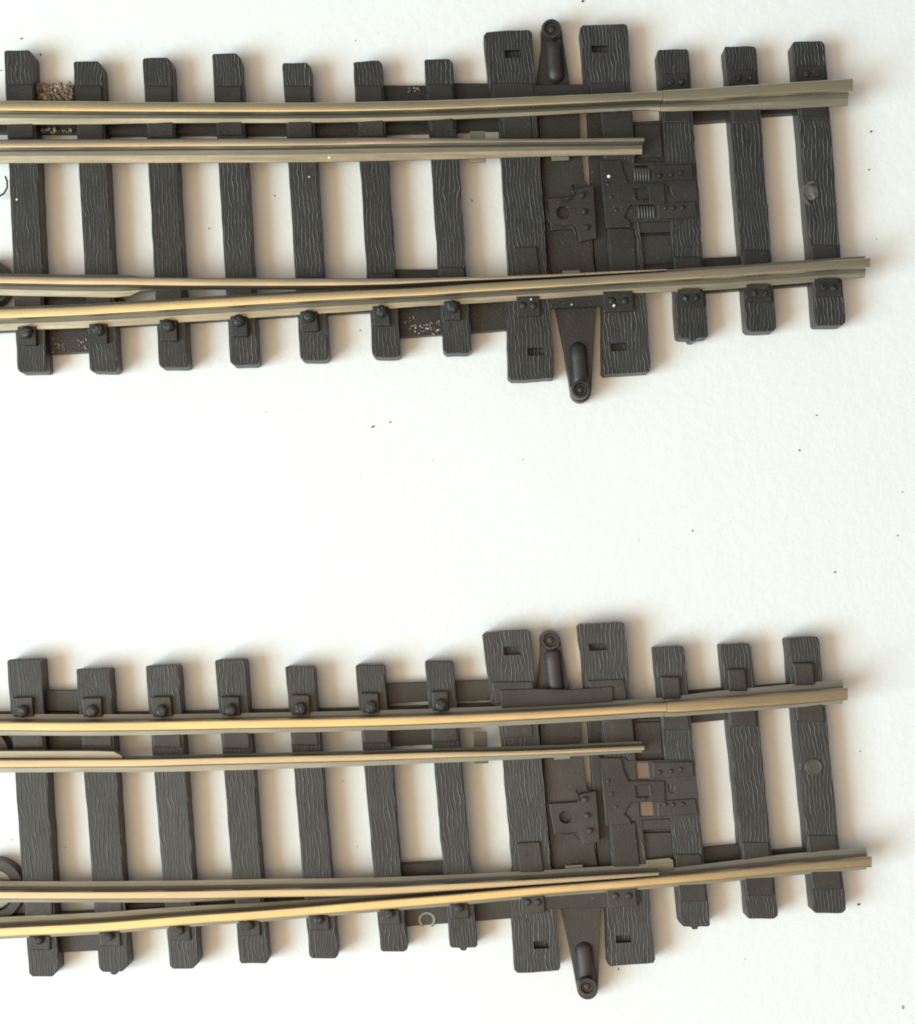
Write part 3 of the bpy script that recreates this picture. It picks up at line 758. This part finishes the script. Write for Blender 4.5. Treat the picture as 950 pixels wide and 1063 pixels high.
# ---- crumbs on the paper ----------------------------------------------------------------------
crumb_m = flat_mat('crumb_dark', (.09, .08, .07)); crumb_l = flat_mat('crumb_brown', (.30, .24, .18))
crumbs = [(22, 40, 2, 0, 'dark crumb on the paper in the top left corner'), (42, 56.5, 2, 0, 'dark crumb beside the corner of the upper point\'s first sleeper'), (1, 73, 1.4, 0, 'dark crumb at the left edge beside the upper point\'s first sleeper'),
          (369, 42, 1.2, 1, 'brown crumb above the upper point\'s sixth sleeper'), (605, 1, 2.6, 0, 'dark crumb at the top edge above the upper throw bar'), (276, 428, 1.2, 1, 'faint brown crumb on bare paper left of the slanting dark crumb'),
          (387, 443, 2.6, 0, 'slanting dark crumb on the bare paper between the two points'), (405, 438, 1.7, 0, 'round dark crumb just right of the slanting crumb between the points'),
          (449, 478, 1.0, 1, 'tiny brown crumb below the round crumb between the points'), (543, 477, 1.2, 1, 'tiny crumb on bare paper below the upper throw bar'),
          (848, 431, 1.6, 0, 'dark crumb right of centre, higher of a close pair'), (830, 467.5, 1.8, 0, 'dark crumb right of centre, lower of a close pair'), (937, 511, 1.3, 0, 'small dark crumb near the right edge at mid height'),
          (932, 556, 1.4, 0, 'small dark crumb below the one at the right edge'), (867, 594, 1.9, 0, 'dark crumb above the lower point\'s right end'), (719, 551, 1.6, 0, 'dark crumb in the bare middle, left of the others on the right'),
          (663, 561, 1.0, 1, 'faint crumb left of the dark crumb in the bare middle'), (904.5, 136.5, 2.2, 0, 'dark crumb right of the upper point\'s last sleeper, higher of two'), (902.5, 176, 1.6, 0, 'dark crumb right of the upper point\'s last sleeper, lower of two'),
          (910, 248, 1.1, 1, 'faint crumb just above the right end of the upper point\'s lower rail'), (891.5, 939, 2.3, 0, 'round dark crumb right of the lower point\'s last sleeper'), (642, 1006, 2.2, 1, 'upright brown crumb below the lower point\'s broad sleeper'),
          (937, 1046, 2.6, 1, 'crumb in the bottom right corner'), (774, 996, 1.1, 1, 'faint crumb below the right end of the lower point'), (893, 780, 1.3, 1, 'faint crumb between the right rail ends of the lower point'),
          (456.5, 342.5, 1.3, 0, None), (374, 343, 1.2, 0, 'tiny dark crumb on paper between two lower sleeper ends of the upper point'), (217, 237, 1.6, 1, 'pale brown crumb between the third and fourth upper sleepers'), (285, 203, 1.6, 1, 'brown crumb between the fourth and fifth sleepers of the upper point'),
          (490, 208, 1.8, 1, 'brown crumb left of the broad sleeper of the upper point'), (12, 872, 1.4, 1, 'crumb on paper at the left edge inside the lower point'), (68, 880, 1.5, 1, 'brown crumb between the first two sleepers of the lower point'), (371, 879, 1.1, 1, 'tiny crumb between the fifth and sixth sleepers of the lower point'), (356, 811, 1.1, 1, 'tiny crumb high between the fifth and sixth sleepers of the lower point')]
for (px, py, r, k, lab) in crumbs:
    if lab is None: continue
    X, Y = U(px, py, .01); rr = r * .0098 * .55
    n = 9; ang = random.uniform(0, 3.1); el = 1.5 if ('slanting' in lab or 'corner' in lab or 'upright' in lab) else random.uniform(1, 1.3)
    if 'slanting' in lab: ang = .6
    if 'upright' in lab: ang = 1.5
    vv, ff = [], []
    for (zr, zf) in ((.85, 0.0), (1.0, .5), (.6, 1.0)):
        for i in range(n):
            a = 2 * math.pi * i / n; q = rr * zr * random.uniform(.75, 1.15)
            x, y = q * el * math.cos(a), q / el * math.sin(a)
            vv.append((X + x * math.cos(ang) - y * math.sin(ang), Y + x * math.sin(ang) + y * math.cos(ang), .001 + zf * rr * 1.1))
    for kk in range(2):
        for i in range(n):
            j = (i + 1) % n; ff.append((kk * n + i, kk * n + j, (kk + 1) * n + j, (kk + 1) * n + i))
    ff.append(tuple(reversed(range(n)))); ff.append(tuple(2 * n + i for i in range(n)))
    o = link_mesh('dirt_crumb', vv, ff, crumb_l if k else crumb_m)
    o['label'] = lab; o['category'] = 'crumb'; o['group'] = 'crumbs of dirt scattered on the white paper'

# ---- camera ---------------------------------------------------------------------------------
cam = bpy.data.cameras.new('camera'); co = bpy.data.objects.new('camera', cam); COL.objects.link(co)
co.location = (0, 0, H); cam.sensor_fit = 'VERTICAL'; cam.sensor_height = 24; cam.sensor_width = 24 * 950 / 1063
cam.lens = 24 * K / 1063
cam.shift_y = (CY - 531.5) / 1063
cam.clip_start = .5; cam.clip_end = 500
sc.camera = co

# ---- light ----------------------------------------------------------------------------------
w = bpy.data.worlds.new('World'); sc.world = w; w.use_nodes = True
w.node_tree.nodes['Background'].inputs[0].default_value = (.90, .93, 1.0, 1); w.node_tree.nodes['Background'].inputs[1].default_value = .29

def area(name, loc, target, size, sy, power, col):
    l = bpy.data.lights.new(name, 'AREA'); l.shape = 'RECTANGLE'; l.size = size; l.size_y = sy; l.energy = power; l.color = col
    o = bpy.data.objects.new(name, l); COL.objects.link(o); o.location = loc
    o.rotation_euler = (Vector(target) - Vector(loc)).to_track_quat('-Z', 'Y').to_euler()
    return o
area('window_light', (-50, -20, 44), (0, 0, 0), 38, 38, 62000, (.635, .88, 1.0))
area('room_light', (-11, -8, 36), (-2, -1, 0), 34, 30, 9400, (1.0, .71, .365))

sc.render.engine = 'CYCLES'
sc.cycles.filter_width = 1.9
sc.view_settings.view_transform = 'Standard'; sc.view_settings.look = 'None'; sc.view_settings.exposure = 0; sc.view_settings.gamma = 1
sc.render.resolution_x = 915; sc.render.resolution_y = 1024
